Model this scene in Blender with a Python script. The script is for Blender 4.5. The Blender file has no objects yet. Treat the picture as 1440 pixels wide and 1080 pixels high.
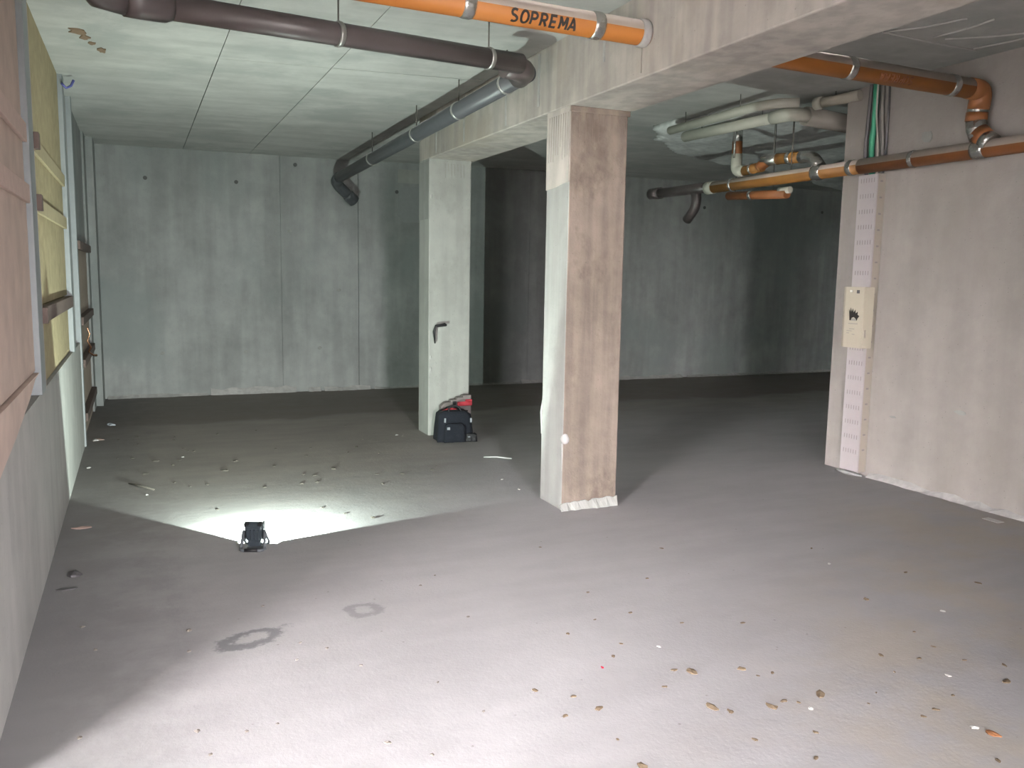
import bpy, bmesh, math, random
from mathutils import Vector, Matrix, noise
C = bpy.context.scene.collection
S = bpy.context.scene
random.seed(7)

# ------------------------------------------------------------------ camera
cam = bpy.data.cameras.new('camera'); co = bpy.data.objects.new('camera', cam); C.objects.link(co)
cam.sensor_width = 36; cam.lens = 29.95; cam.clip_start = .05; cam.clip_end = 200
r_ = Vector((.91607708, -.40063822, .01708202)); d_ = Vector((-.0350049, -.12233072, -.99187189)); f_ = Vector((.39947145, .90803316, -.12608867))
M = Matrix((r_, -d_, -f_)).transposed().to_4x4(); M.translation = Vector((0, 0, 1.5)); co.matrix_world = M
S.camera = co
# ------------------------------------------------------------------ light and exposure
S.view_settings.view_transform = 'Standard'; S.view_settings.look = 'None'
S.view_settings.exposure = 0.0; S.view_settings.gamma = 1; S.view_settings.use_curve_mapping = False
SKY = 156.0
w = bpy.data.worlds.new('world'); S.world = w; w.use_nodes = True
w.node_tree.nodes['Background'].inputs[0].default_value = (1.0, .955, .965, 1)
w.node_tree.nodes['Background'].inputs[1].default_value = SKY
def portal(name, loc, rot, sx, sy):
    l = bpy.data.lights.new(name, 'AREA'); l.shape = 'RECTANGLE'; l.size = sx; l.size_y = sy; l.cycles.is_portal = True
    o = bpy.data.objects.new(name, l); C.objects.link(o); o.location = loc; o.rotation_euler = rot
SIDE = (1.2, 2.65, 2.35)      # side opening in the left wall: y0, y1, head height
FRONT = (.8, 1.28, 2.25)     # opening added in the wall behind the camera for fill daylight: x0, x1, head height
# oblique passage added outside to narrow the daylight; sky enters at its mouth
EX, EY = -.783, -.622
portal('side_daylight', (-.45+EX*3.1, 1.925+EY*3.1, 1.2), (math.pi/2, 0, math.atan2(EX, -EY)+math.pi), 1.5, 2.3)
portal('front_daylight', ((FRONT[0]+FRONT[1])/2, -1.0, FRONT[2]/2), (math.pi/2, 0, 0), FRONT[1]-FRONT[0], FRONT[2])
LAMP_W = 125.0

# ------------------------------------------------------------------ materials
def newmat(name):
    m = bpy.data.materials.new(name); m.use_nodes = True
    return m, m.node_tree.nodes, m.node_tree.links, m.node_tree.nodes['Principled BSDF']
def simple(name, col, rough=.6, metal=0, emit=None, var=0, scale=20, bump=0):
    m, n, l, b = newmat(name)
    b.inputs['Base Color'].default_value = (*col, 1); b.inputs['Roughness'].default_value = rough; b.inputs['Metallic'].default_value = metal
    if emit: b.inputs['Emission Color'].default_value = (*emit[:3], 1); b.inputs['Emission Strength'].default_value = emit[3]
    if var or bump:
        tc = n.new('ShaderNodeTexCoord'); no = n.new('ShaderNodeTexNoise'); no.inputs['Scale'].default_value = scale; no.inputs['Detail'].default_value = 5
        l.new(tc.outputs['Object'], no.inputs['Vector'])
        if var:
            mx = n.new('ShaderNodeMix'); mx.data_type = 'RGBA'
            mx.inputs['A'].default_value = (*[c*(1-var) for c in col], 1); mx.inputs['B'].default_value = (*[min(1, c*(1+var)) for c in col], 1)
            l.new(no.outputs['Fac'], mx.inputs['Factor']); l.new(mx.outputs['Result'], b.inputs['Base Color'])
        if bump:
            bp = n.new('ShaderNodeBump'); bp.inputs['Strength'].default_value = bump; bp.inputs['Distance'].default_value = .01
            l.new(no.outputs['Fac'], bp.inputs['Height']); l.new(bp.outputs['Normal'], b.inputs['Normal'])
    return m
def mathn(n, l, op, a, b=None, c=None):
    k = n.new('ShaderNodeMath'); k.operation = op
    for i, v in enumerate((a, b, c)):
        if v is None: continue
        if isinstance(v, (int, float)): k.inputs[i].default_value = v
        else: l.new(v, k.inputs[i])
    return k.outputs[0]
def ramp(n, l, src, p0, p1, v0=0, v1=1):
    k = n.new('ShaderNodeMapRange'); k.interpolation_type = 'SMOOTHSTEP'
    k.inputs['From Min'].default_value = p0; k.inputs['From Max'].default_value = p1; k.inputs['To Min'].default_value = v0; k.inputs['To Max'].default_value = v1
    l.new(src, k.inputs['Value']); return k.outputs[0]
def mixc(n, l, fac, a, b):
    k = n.new('ShaderNodeMix'); k.data_type = 'RGBA'
    if isinstance(fac, (int, float)): k.inputs['Factor'].default_value = fac
    else: l.new(fac, k.inputs['Factor'])
    for nm, v in (('A', a), ('B', b)):
        if isinstance(v, tuple): k.inputs[nm].default_value = (*v, 1)
        else: l.new(v, k.inputs[nm])
    return k.outputs['Result']
def noisen(n, l, vec, scale, detail=4, rough=.55, stretch=None):
    if stretch:
        mp = n.new('ShaderNodeMapping'); mp.inputs['Scale'].default_value = stretch; l.new(vec, mp.inputs['Vector']); vec = mp.outputs[0]
    k = n.new('ShaderNodeTexNoise'); k.inputs['Scale'].default_value = scale; k.inputs['Detail'].default_value = detail; k.inputs['Roughness'].default_value = rough
    l.new(vec, k.inputs['Vector']); return k.outputs['Fac']
def concrete(name, col, dark=.72, light=1.18, streak=(3, 3, .35), stain=None, stain_scale=1.2, pores=1, bump=.25, amt=.5, stain_amt=1.0):
    m, n, l, b = newmat(name)
    g = n.new('ShaderNodeTexCoord').outputs['Object']
    big = ramp(n, l, noisen(n, l, g, 1.1, 5, .6), .33, .67)
    med = ramp(n, l, noisen(n, l, g, 6, 6, .65), .3, .7)
    strk = ramp(n, l, noisen(n, l, g, 2.2, 4, .5, streak), .35, .65)
    t = mathn(n, l, 'ADD', mathn(n, l, 'MULTIPLY', big, .4), mathn(n, l, 'ADD', mathn(n, l, 'MULTIPLY', med, .25), mathn(n, l, 'MULTIPLY', strk, .35)))
    c = mixc(n, l, t, tuple(x*(1-(1-dark)*amt*2) for x in col), tuple(x*(1+(light-1)*amt*2) for x in col))
    if stain:
        sm = ramp(n, l, noisen(n, l, g, stain_scale, 6, .62, (1, 1, .7)), .5, .68, 0, stain_amt)
        c = mixc(n, l, sm, c, stain)
    fine = noisen(n, l, g, 70, 3, .6)
    if pores:
        v = n.new('ShaderNodeTexVoronoi'); v.inputs['Scale'].default_value = 22; l.new(g, v.inputs['Vector'])
        pm = ramp(n, l, v.outputs['Distance'], .05, .1, .5*pores, 0)
        c = mixc(n, l, pm, c, tuple(x*.45 for x in col))
    l.new(c, b.inputs['Base Color']); b.inputs['Roughness'].default_value = .88
    bp = n.new('ShaderNodeBump'); bp.inputs['Strength'].default_value = bump; bp.inputs['Distance'].default_value = .008
    h = mathn(n, l, 'ADD', mathn(n, l, 'MULTIPLY', fine, .35), mathn(n, l, 'MULTIPLY', med, .8))
    l.new(h, bp.inputs['Height']); l.new(bp.outputs['Normal'], b.inputs['Normal'])
    return m
M_back = concrete('concrete_back', (.315, .325, .32), stain=(.24, .265, .26), stain_scale=.9, amt=.55, stain_amt=.8)
M_ceil = concrete('concrete_ceiling', (.49, .49, .47), streak=(.5, 2.5, 1), pores=.4, amt=.45, bump=.15, stain=(.38, .39, .375), stain_scale=1.3)
M_beam = concrete('concrete_beam', (.45, .415, .38), streak=(5, 5, .6), stain=(.36, .32, .27), stain_scale=1.8, amt=.65, stain_amt=.9)
M_colL = concrete('concrete_column_pale', (.36, .36, .34), streak=(5, 5, .35), stain=(.30, .30, .28), stain_scale=2.2, amt=.35)
M_colF = concrete('concrete_column_tan', (.20, .163, .135), streak=(6, 6, .35), stain=(.115, .09, .072), stain_scale=3.2, amt=.8, bump=.5, stain_amt=.95)
M_colS = concrete('concrete_column_side', (.30, .305, .29), streak=(6, 6, .4), stain=(.25, .255, .24), stain_scale=3, amt=.35)
M_right = concrete('concrete_right', (.335, .31, .29), streak=(2, 2, .25), stain=(.29, .265, .24), stain_scale=.9, amt=.35, stain_amt=.8)
M_left = concrete('concrete_left', (.38, .375, .36), streak=(3, 3, .4), amt=.35)
M_mortar = concrete('pale_mortar', (.42, .41, .40), pores=0, amt=.5, streak=(9, 9, 9))
M_foam = concrete('sprayed_white_insulation', (.80, .81, .80), pores=0, amt=.55, streak=(6, 6, 6), bump=.6)
M_boardW = simple('pinkish_board', (.52, .405, .35), .9, var=.3, scale=6, bump=.5)
M_boardY = simple('straw_yellow_board', (.35, .29, .17), .9, var=.35, scale=14, bump=.5)
M_boardO = simple('brown_board', (.36, .29, .235), .9, var=.25, scale=8, bump=.4)
M_batten = simple('pale_batten_wood', (.40, .335, .21), .75, var=.2, scale=14)
M_battenD = simple('dark_batten_wood', (.12, .085, .075), .8, var=.2, scale=14)
M_post = simple('zinc_post', (.27, .29, .30), .55, .1, var=.1)
M_dark = simple('dark_pvc', (.075, .062, .062), .38, var=.15, scale=5)
M_blue = simple('grey_pvc', (.07, .076, .083), .4, var=.2, scale=6)
M_foil = simple('aluminium_tape', (.62, .62, .60), .25, .9, bump=.6, scale=35)
M_steel = simple('galvanised_steel', (.5, .5, .48), .35, .8)
M_rod = simple('threaded_rod', (.12, .11, .10), .6, .3)
M_orange = simple('orange_wrap', (.30, .105, .014), .6, var=.1, scale=10)
M_orangeD = simple('burnt_orange_wrap', (.195, .07, .02), .6, var=.15, scale=10)
M_orangeY = simple('ochre_wrap', (.22, .10, .018), .6, var=.15, scale=10)
M_tan = simple('grey_foam_shell', (.40, .345, .30), .8, var=.12, scale=10)
M_cream = simple('cream_lagging', (.52, .51, .44), .7, var=.1, scale=14, bump=.3)
M_taupe = simple('taupe_lagging', (.27, .25, .22), .8, var=.12, scale=8, bump=.3)
M_black = simple('black_rubber', (.012, .012, .014), .55)
M_ink = simple('black_ink', (.015, .012, .01), .7)
M_inkF = simple('faded_ink', (.16, .055, .02), .7)
M_duct = simple('white_perforated_plastic', (.46, .425, .43), .5, var=.04)
M_ductS = simple('cream_plastic_edge', (.42, .375, .32), .55)
M_boxm = simple('ivory_enclosure', (.52, .475, .38), .45, var=.04)
M_slot = simple('slot_shadow_grey', (.30, .27, .27), .8)
M_grey = simple('grey_print', (.35, .34, .31), .7)
M_whitep = simple('white_lens', (.9, .9, .85), .3)
M_green = simple('green_cable_sleeve', (.03, .23, .13), .45)
M_cabD = simple('dark_grey_cable', (.09, .085, .09), .5)
M_cabW = simple('white_cable', (.7, .68, .62), .45)
M_bag = simple('navy_black_fabric', (.006, .008, .014), .95, bump=.3, scale=90)
M_strap = simple('black_webbing', (.008, .008, .01), .7)
M_red = simple('red_fabric', (.42, .03, .045), .6)
M_greyc = simple('warm_grey_plastic', (.17, .145, .14), .6)
M_badge = simple('pale_badge', (.25, .27, .3), .5)
M_lampb = simple('lamp_dark_plastic', (.035, .045, .055), .5)
M_lampf = simple('lamp_bracket_grey', (.10, .11, .12), .5)
M_led = simple('led_panel', (1, 1, 1), .5, emit=(.9, 1, .95, 18))
M_leaf = simple('dry_leaf', (.17, .125, .08), .9, var=.35, scale=60)
M_leafO = simple('orange_leaf', (.32, .14, .06), .9, var=.2, scale=60)
M_crumb = simple('dark_crumb', (.09, .08, .068), .95, var=.3, scale=60)
M_dirt = simple('brown_dirt', (.19, .17, .15), .95, var=.3, scale=60)
M_whiteb = simple('white_chip', (.6, .6, .58), .7)
M_paper = simple('pinkish_paper', (.48, .34, .30), .8)
M_rust = simple('rust_brown_stain', (.22, .15, .10), .95, var=.3, scale=40)
M_patch = simple('grey_patch', (.27, .28, .28), .9, var=.1)
M_hole = simple('tie_hole_dark', (.10, .10, .10), .95)
M_copper = simple('bare_copper_wire', (.8, .42, .25), .22, 1)
M_chalk = simple('chalk', (.56, .55, .53), .9)
M_clear = simple('crumpled_clear_film', (.35, .38, .42), .15)
M_bluet = simple('blue_cable_tie', (.08, .09, .3), .5)
M_red2 = simple('red_plastic', (.5, .02, .05), .5)
M_asph = simple('outside_ground', (.36, .35, .33), .95, var=.15, scale=3)

# floor material: dusty slab with real stains
def floor_mat():
    m, n, l, b = newmat('dusty_concrete_floor')
    g = n.new('ShaderNodeTexCoord').outputs['Object']
    sx = n.new('ShaderNodeSeparateXYZ'); l.new(g, sx.inputs[0])
    big = ramp(n, l, noisen(n, l, g, .8, 5, .6), .3, .7)
    med = ramp(n, l, noisen(n, l, g, 4, 6, .65), .3, .7)
    trow = ramp(n, l, noisen(n, l, g, 1.6, 5, .6, (1, 3.2, 1)), .35, .65)
    t = mathn(n, l, 'ADD', mathn(n, l, 'MULTIPLY', big, .4), mathn(n, l, 'ADD', mathn(n, l, 'MULTIPLY', med, .25), mathn(n, l, 'MULTIPLY', trow, .35)))
    c = mixc(n, l, t, (.35, .342, .35), (.43, .422, .432))
    # sandy dust towards the near right
    dust = mathn(n, l, 'MULTIPLY', ramp(n, l, mathn(n, l, 'SUBTRACT', sx.outputs[1], mathn(n, l, 'MULTIPLY', sx.outputs[0], .8)), 1.2, -.1), ramp(n, l, noisen(n, l, g, 1.3, 6, .65), .4, .62))
    c = mixc(n, l, mathn(n, l, 'MULTIPLY', dust, .5), c, (.44, .38, .29))
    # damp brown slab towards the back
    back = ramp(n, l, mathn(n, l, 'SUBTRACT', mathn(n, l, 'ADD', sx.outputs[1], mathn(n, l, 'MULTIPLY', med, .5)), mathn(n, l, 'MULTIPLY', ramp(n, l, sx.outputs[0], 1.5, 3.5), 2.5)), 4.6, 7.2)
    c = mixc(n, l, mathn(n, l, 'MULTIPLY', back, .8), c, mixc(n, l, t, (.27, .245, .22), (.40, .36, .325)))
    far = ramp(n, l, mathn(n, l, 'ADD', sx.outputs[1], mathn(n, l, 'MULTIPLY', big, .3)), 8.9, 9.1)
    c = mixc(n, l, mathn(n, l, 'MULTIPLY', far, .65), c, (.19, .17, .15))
    # grime along the left wall, with the shade of the corner painted in
    grime_shade = ramp(n, l, mathn(n, l, 'SUBTRACT', sx.outputs[0], mathn(n, l, 'MULTIPLY', med, .25)), -.5, .25, 1, 0)
    c = mixc(n, l, mathn(n, l, 'MULTIPLY', grime_shade, .6), c, (.15, .145, .15))
    # two scuffed dark rings
    def ring(cx, cy, ang, ax, ay, col, amt):
        nonlocal c
        dx = mathn(n, l, 'SUBTRACT', sx.outputs[0], cx); dy = mathn(n, l, 'SUBTRACT', sx.outputs[1], cy)
        ca, sa = math.cos(ang), math.sin(ang)
        u = mathn(n, l, 'DIVIDE', mathn(n, l, 'ADD', mathn(n, l, 'MULTIPLY', dx, ca), mathn(n, l, 'MULTIPLY', dy, sa)), ax)
        v = mathn(n, l, 'DIVIDE', mathn(n, l, 'SUBTRACT', mathn(n, l, 'MULTIPLY', dy, ca), mathn(n, l, 'MULTIPLY', dx, sa)), ay)
        d = mathn(n, l, 'SQRT', mathn(n, l, 'ADD', mathn(n, l, 'MULTIPLY', u, u), mathn(n, l, 'MULTIPLY', v, v)))
        d = mathn(n, l, 'ADD', d, mathn(n, l, 'MULTIPLY', mathn(n, l, 'SUBTRACT', noisen(n, l, g, 11, 5, .7), .5), 2.2))
        k = ramp(n, l, mathn(n, l, 'ABSOLUTE', mathn(n, l, 'SUBTRACT', d, 1)), .15, .55, amt, 0)
        c = mixc(n, l, k, c, col)
    ring(.38, 3.49, .35, .115, .06, (.14, .15, .155), .75)
    ring(.88, 3.62, .7, .065, .06, (.2, .205, .21), .6)
    # pale scrape
    fine = noisen(n, l, g, 60, 3, .6)
    v = n.new('ShaderNodeTexVoronoi'); v.inputs['Scale'].default_value = 7; l.new(g, v.inputs['Vector'])
    c = mixc(n, l, ramp(n, l, v.outputs['Distance'], .02, .05, .5, 0), c, (.17, .15, .13))
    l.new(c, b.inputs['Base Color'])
    l.new(ramp(n, l, med, 0, 1, .72, .9), b.inputs['Roughness'])
    b.inputs['Specular IOR Level'].default_value = .3
    bp = n.new('ShaderNodeBump'); bp.inputs['Strength'].default_value = .3; bp.inputs['Distance'].default_value = .01
    h = mathn(n, l, 'ADD', mathn(n, l, 'MULTIPLY', fine, .3), mathn(n, l, 'MULTIPLY', noisen(n, l, g, 9, 6, .7), .9))
    l.new(h, bp.inputs['Height']); l.new(bp.outputs['Normal'], b.inputs['Normal'])
    return m
M_floor = floor_mat()

# ------------------------------------------------------------------ mesh helpers (all coordinates are world metres)
def tag(o, label=None, cat=None, group=None, kind=None):
    if label: o['label'] = label
    if cat: o['category'] = cat
    if group: o['group'] = group
    if kind: o['kind'] = kind
    return o
def origin_of(p):
    v = Vector((0, 0, 0))
    while p: v += p.location; p = p.parent
    return v
def obj(name, bm, mats, parent=None, loc=None, smooth=False):
    if not isinstance(mats, (list, tuple)): mats = [mats]
    base = Vector(loc) if loc else (origin_of(parent) if parent else Vector((0, 0, 0)))
    bm.normal_update()
    me = bpy.data.meshes.new(name)
    for v in bm.verts: v.co -= base
    bm.to_mesh(me); bm.free()
    for m in mats: me.materials.append(m)
    if smooth:
        for p in me.polygons: p.use_smooth = True
    o = bpy.data.objects.new(name, me); C.objects.link(o)
    if parent: o.parent = parent
    if loc: o.location = loc if not parent else Vector(loc)-origin_of(parent)
    return o
def thing(name, label, cat, loc, group=None, kind=None):
    o = bpy.data.objects.new(name, None); C.objects.link(o); o.location = loc; o.empty_display_size = .1
    return tag(o, label, cat, group, kind)
def box(bm, x0, x1, y0, y1, z0, z1, bev=0, mi=0):
    vs = [bm.verts.new((x, y, z)) for x in (x0, x1) for y in (y0, y1) for z in (z0, z1)]
    fs = [bm.faces.new([vs[i] for i in q]) for q in ((0, 1, 3, 2), (4, 6, 7, 5), (0, 4, 5, 1), (2, 3, 7, 6), (0, 2, 6, 4), (1, 5, 7, 3))]
    for f in fs: f.material_index = mi
    if bev:
        es = list({e for f in fs for e in f.edges})
        bmesh.ops.bevel(bm, geom=es, offset=bev, segments=2, affect='EDGES', profile=.5)
    return bm
def boxo(name, a, m, parent=None, bev=0, **k):
    return obj(name, box(bmesh.new(), *a, bev=bev), m, parent, **k)
def prism(bm, pts, axis, a, b, mi=0):
    """extrude a polygon given in the two other axes along axis between a and b"""
    def mk(p, t):
        q = list(p); q.insert('xyz'.index(axis), t); return bm.verts.new(q)
    A = [mk(p, a) for p in pts]; B = [mk(p, b) for p in pts]; n = len(pts)
    fs = [bm.faces.new(A), bm.faces.new(B[::-1])] + [bm.faces.new((A[i], B[i], B[(i+1) % n], A[(i+1) % n])) for i in range(n)]
    for f in fs: f.material_index = mi
    bmesh.ops.recalc_face_normals(bm, faces=bm.faces)
    return bm
def fillet(pts, rad, n=6):
    pts = [Vector(p) for p in pts]; out = [pts[0]]
    for i in range(1, len(pts)-1):
        a, p, b = pts[i-1], pts[i], pts[i+1]
        u = (a-p).normalized(); v = (b-p).normalized(); r = min(rad, (a-p).length*.48, (b-p).length*.48)
        s, e = p+u*r, p+v*r
        for k in range(n+1):
            t = k/n; out.append((1-t)**2*s+2*t*(1-t)*p+t*t*e)
    out.append(pts[-1]); return out
def tube(bm, pts, r, seg=16, cap=True, fn=None, mi=0, fil=0):
    pts = fillet(pts, fil) if fil else [Vector(p) for p in pts]
    rr = r if isinstance(r, (list, tuple)) else [r]*len(pts)
    rings = []; T = (pts[1]-pts[0]).normalized()
    U = T.cross(Vector((0, 0, 1)));  U = T.cross(Vector((0, 1, 0))) if U.length < .1 else U
    U.normalize()
    for i, p in enumerate(pts):
        t = ((pts[min(i+1, len(pts)-1)]-pts[max(i-1, 0)])).normalized()
        U = (U-t*U.dot(t)).normalized(); V = t.cross(U)
        rings.append([bm.verts.new(p+(U*math.cos(2*math.pi*k/seg)+V*math.sin(2*math.pi*k/seg))*rr[i]) for k in range(seg)])
    fs = []
    for a, b, p, q in zip(rings, rings[1:], pts, pts[1:]):
        for k in range(seg):
            f = bm.faces.new((a[k], a[(k+1) % seg], b[(k+1) % seg], b[k])); f.material_index = mi; f.smooth = True
            if fn:
                c = f.calc_center_median(); ax = (q-p).normalized(); nn = (c-(p+q)/2); nn = (nn-ax*nn.dot(ax)).normalized(); f.material_index = fn(nn)
    if cap: 
        for rg, s in ((rings[0], 1), (rings[-1], -1)):
            f = bm.faces.new(rg[::s]); f.material_index = mi
    bmesh.ops.recalc_face_normals(bm, faces=bm.faces)
    return bm
def tubeo(name, pts, r, m, parent=None, **k):
    return obj(name, tube(bmesh.new(), pts, r, **k), m, parent)
def band(parent, p, axis, r, wd=.05, m=None, name='tape_band'):
    p = Vector(p); a = Vector(axis).normalized()*wd/2
    return tubeo(name, [p-a, p-a*.5, p+a*.5, p+a], [r, r+.004, r+.004, r], m or M_foil, parent, seg=18)

# ------------------------------------------------------------------ setting
def zc(x, y):           # underside of the slab, slightly out of level
    t = min(1, max(0, (y-4)/6.85))
    if x < 2.45: a = (2.845, 2.955); u = (x+.45)/2.9; b = (2.885, 2.905)
    else: a = (2.955, 2.98); u = (x-2.45)/2.7; b = (2.905, 2.945)
    u = min(1, max(0, u)) if x < 2.45 else min(1, max(0, u))
    return (a[0]+(a[1]-a[0])*u)*(1-t)+(b[0]+(b[1]-b[0])*u)*t
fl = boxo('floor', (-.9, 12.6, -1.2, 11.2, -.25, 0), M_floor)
tag(fl, 'dusty grey concrete floor slab of the basement', 'floor', kind='structure')
og = boxo('ground', (-40, 40, -40, 30, -.5, -.26), M_asph); tag(og, 'grey paved ground outside the entrance', 'ground', kind='structure')

ce = boxo('ceiling', (-.9, 12.6, -1.2, 11.2, 3.03, 3.2), M_ceil); tag(ce, 'grey concrete ceiling slab with long board joints', 'ceiling', kind='structure')
def cpanel(x0, x1, y0, y1, nx=1, ny=6):
    bm = bmesh.new(); g = .0025
    xs = [x0+g+(x1-x0-2*g)*i/nx for i in range(nx+1)]; ys = [y0+g+(y1-y0-2*g)*j/ny for j in range(ny+1)]
    dz = random.uniform(-.002, .002)
    lo = [[bm.verts.new((x, y, zc(x, y)+dz)) for y in ys] for x in xs]; hi = [[bm.verts.new((x, y, 3.03)) for y in ys] for x in xs]
    for i in range(nx):
        for j in range(ny):
            bm.faces.new((lo[i][j], lo[i][j+1], lo[i+1][j+1], lo[i+1][j]))
    for j in range(ny):
        bm.faces.new((lo[0][j], hi[0][j], hi[0][j+1], lo[0][j+1])); bm.faces.new((lo[nx][j], lo[nx][j+1], hi[nx][j+1], hi[nx][j]))
    for i in range(nx):
        bm.faces.new((lo[i][0], lo[i+1][0], hi[i+1][0], hi[i][0])); bm.faces.new((lo[i][ny], hi[i][ny], hi[i+1][ny], lo[i+1][ny]))
    bmesh.ops.recalc_face_normals(bm, faces=bm.faces)
    return obj('panel', bm, M_ceil, ce)
for x0, x1 in ((-.6, .545), (.545, 1.29), (1.29, 2.45)):
    for y0, y1 in ((-1.0, 1.5), (1.5, 6.13), (6.13, 10.86)): cpanel(x0, x1, y0, y1)
for x0, x1 in ((2.45, 5.15), (5.15, 8.0), (8.0, 12.4)):
    for y0, y1 in ((-1.0, 4.55), (4.55, 10.86)): cpanel(x0, x1, y0, y1, 2)
def patch(cx, cy, z, rx, ry, m, name, parent, th=.004, n=12, rnd=.35, ang=0):
    bm = bmesh.new(); pts = []
    for i in range(n):
        a = 2*math.pi*i/n; k = 1+random.uniform(-rnd, rnd); x = rx*k*math.cos(a); y = ry*k*math.sin(a)
        pts.append((cx+x*math.cos(ang)-y*math.sin(ang), cy+x*math.sin(ang)+y*math.cos(ang)))
    prism(bm, pts, 'z', z, z+th); return obj(name, bm, m, parent)
for x, y, rx, ry in ((-.26, 5.72, .045, .07), (-.235, 5.86, .03, .05), (-.2, 6.0, .02, .03), (-.15, 6.17, .025, .06)):
    patch(x, y, zc(x, y)-.005, rx, ry, M_rust, 'rust_stain', ce, th=.008)
for a, b in (((4.1, 3.95), (4.3, 3.55)), ((4.1, 3.95), (4.95, 4.0)), ((4.45, 3.9), (4.45, 3.5)), ((4.55, 3.9), (4.9, 3.55)), ((4.9, 3.98), (4.95, 3.5))):
    bm = bmesh.new(); A = Vector((*a, zc(*a)-.004)); B = Vector((*b, zc(*b)-.004)); mid = (A+B)/2+Vector((.03, .02, -.001))
    tube(bm, [A, mid, B], .006, seg=6, fil=.2); obj('chalk_mark', bm, M_chalk, ce)

# back wall of cast panels with recessed joints
wb = boxo('wall_back', (-.9, 12.6, 10.875, 11.2, 0, 3.03), M_back); tag(wb, 'grey cast concrete back wall with vertical panel joints', 'wall', kind='structure')
for x0, x1, dy in ((-.6, 1.633, 0), (1.643, 2.6, .006), (2.607, 5.0, .0), (5.004, 8.6, .003), (8.604, 12.4, 0)):
    boxo('panel', (x0, x1, 10.85+dy, 10.885, 0, 2.99), M_back, wb)
for x, z in ((.13, 2.542), (1.13, 2.553), (1.826, 2.80), (3.107, 2.543), (7.9, 2.57), (10.2, 2.6)):
    tubeo('tie_hole', [(x, 10.843, z), (x, 10.856, z)], .023, M_hole, wb, seg=14)
for x, z in ((.25, .52), (1.2, .52), (2.1, .55), (2.35, 1.28), (3.0, .53), (1.75, 2.0)):
    bm = bmesh.new(); bmesh.ops.create_icosphere(bm, subdivisions=1, radius=.022)
    for v in bm.verts: v.co = Vector((v.co.x*1.4+x, v.co.y*.3+10.85, v.co.z+z))
    obj('mortar_dab', bm, M_colS, wb)
def strip(name, x0, x1, z, parent):
    bm = bmesh.new(); n = max(4, int((x1-x0)/.12)); top = []; bot = []; frt = []
    for i in range(n+1):
        x = x0+(x1-x0)*i/n; h = z*random.uniform(.6, 1.25); dpt = .05+random.uniform(-.015, .02)
        top.append(bm.verts.new((x, 10.849, h))); frt.append(bm.verts.new((x, 10.85-dpt*.45, h*.55))); bot.append(bm.verts.new((x, 10.85-dpt, .001)))
    for i in range(n):
        bm.faces.new((top[i], top[i+1], frt[i+1], frt[i])); bm.faces.new((frt[i], frt[i+1], bot[i+1], bot[i]))
    bmesh.ops.recalc_face_normals(bm, faces=bm.faces)
    return obj(name, bm, M_mortar, parent)
for x0, x1, z in ((-.35, .75, .035), (.78, 1.8, .075), (1.95, 2.1, .06), (2.15, 2.75, .05), (2.8, 4.9, .03), (4.9, 7.6, .045), (7.7, 12, .03)):
    strip('mortar_fillet', x0, x1, z, wb)
# square repair patches near the head of the back wall
boxo('repair_patch', (3.12, 3.52, 10.842, 10.853, 2.66, 2.83), M_colL, wb)
bm = bmesh.new(); prism(bm, [(3.13, 2.55), (3.2, 2.62), (3.55, 2.62), (3.55, 2.17), (3.2, 2.16), (3.12, 2.25)], 'y', 10.843, 10.853); obj('repair_patch', bm, M_patch, wb)

# right wall
wr = boxo('wall_right', (5.15, 5.36, -1.2, 5.27, 0, 3.03), M_right, bev=0); tag(wr, 'warm grey concrete wall on the right carrying the orange pipes', 'wall', kind='structure')
bm = bmesh.new(); n = 40; A = []; B = []
for i in range(n+1):
    y = 1+3.8*i/n; h = .02+.03*random.random(); A.append(bm.verts.new((5.151, y, h))); B.append(bm.verts.new((5.15-.03-.025*random.random(), y, .001)))
for i in range(n): bm.faces.new((A[i], A[i+1], B[i+1], B[i]))
bmesh.ops.recalc_face_normals(bm, faces=bm.faces); obj('mortar_fillet', bm, M_mortar, wr)
for y, z, ry, rz in ((4.05, .62, .05, .02), (3.4, 2.0, .04, .04), (4.62, .5, .03, .012), (4.5, 2.52, .05, .05)):
    bm = bmesh.new(); prism(bm, [(y+ry*math.cos(a*.7)*random.uniform(.7, 1.2), z+rz*math.sin(a*.7)*random.uniform(.7, 1.2)) for a in range(9)], 'x', 5.147, 5.152); obj('mortar_dab', bm, M_colS, wr)
we = boxo('wall_far', (12.4, 12.6, -1.2, 11.2, 0, 3.03), M_back); tag(we, 'grey end wall of the dark bay on the far right', 'wall', kind='structure')

# wall behind the camera, with an unseen opening added to let in fill daylight
wf = thing('wall_front', 'concrete wall behind the camera around an added daylight opening', 'wall', (0, -1, 0), kind='structure')
boxo('pier', (-.9, FRONT[0], -1.2, -.9, 0, 3.03), M_left, wf); boxo('pier', (FRONT[1], 12.6, -1.2, -.9, 0, 3.03), M_left, wf)
boxo('lintel', (FRONT[0], FRONT[1], -1.2, -.9, FRONT[2], 3.03), M_left, wf)

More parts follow.
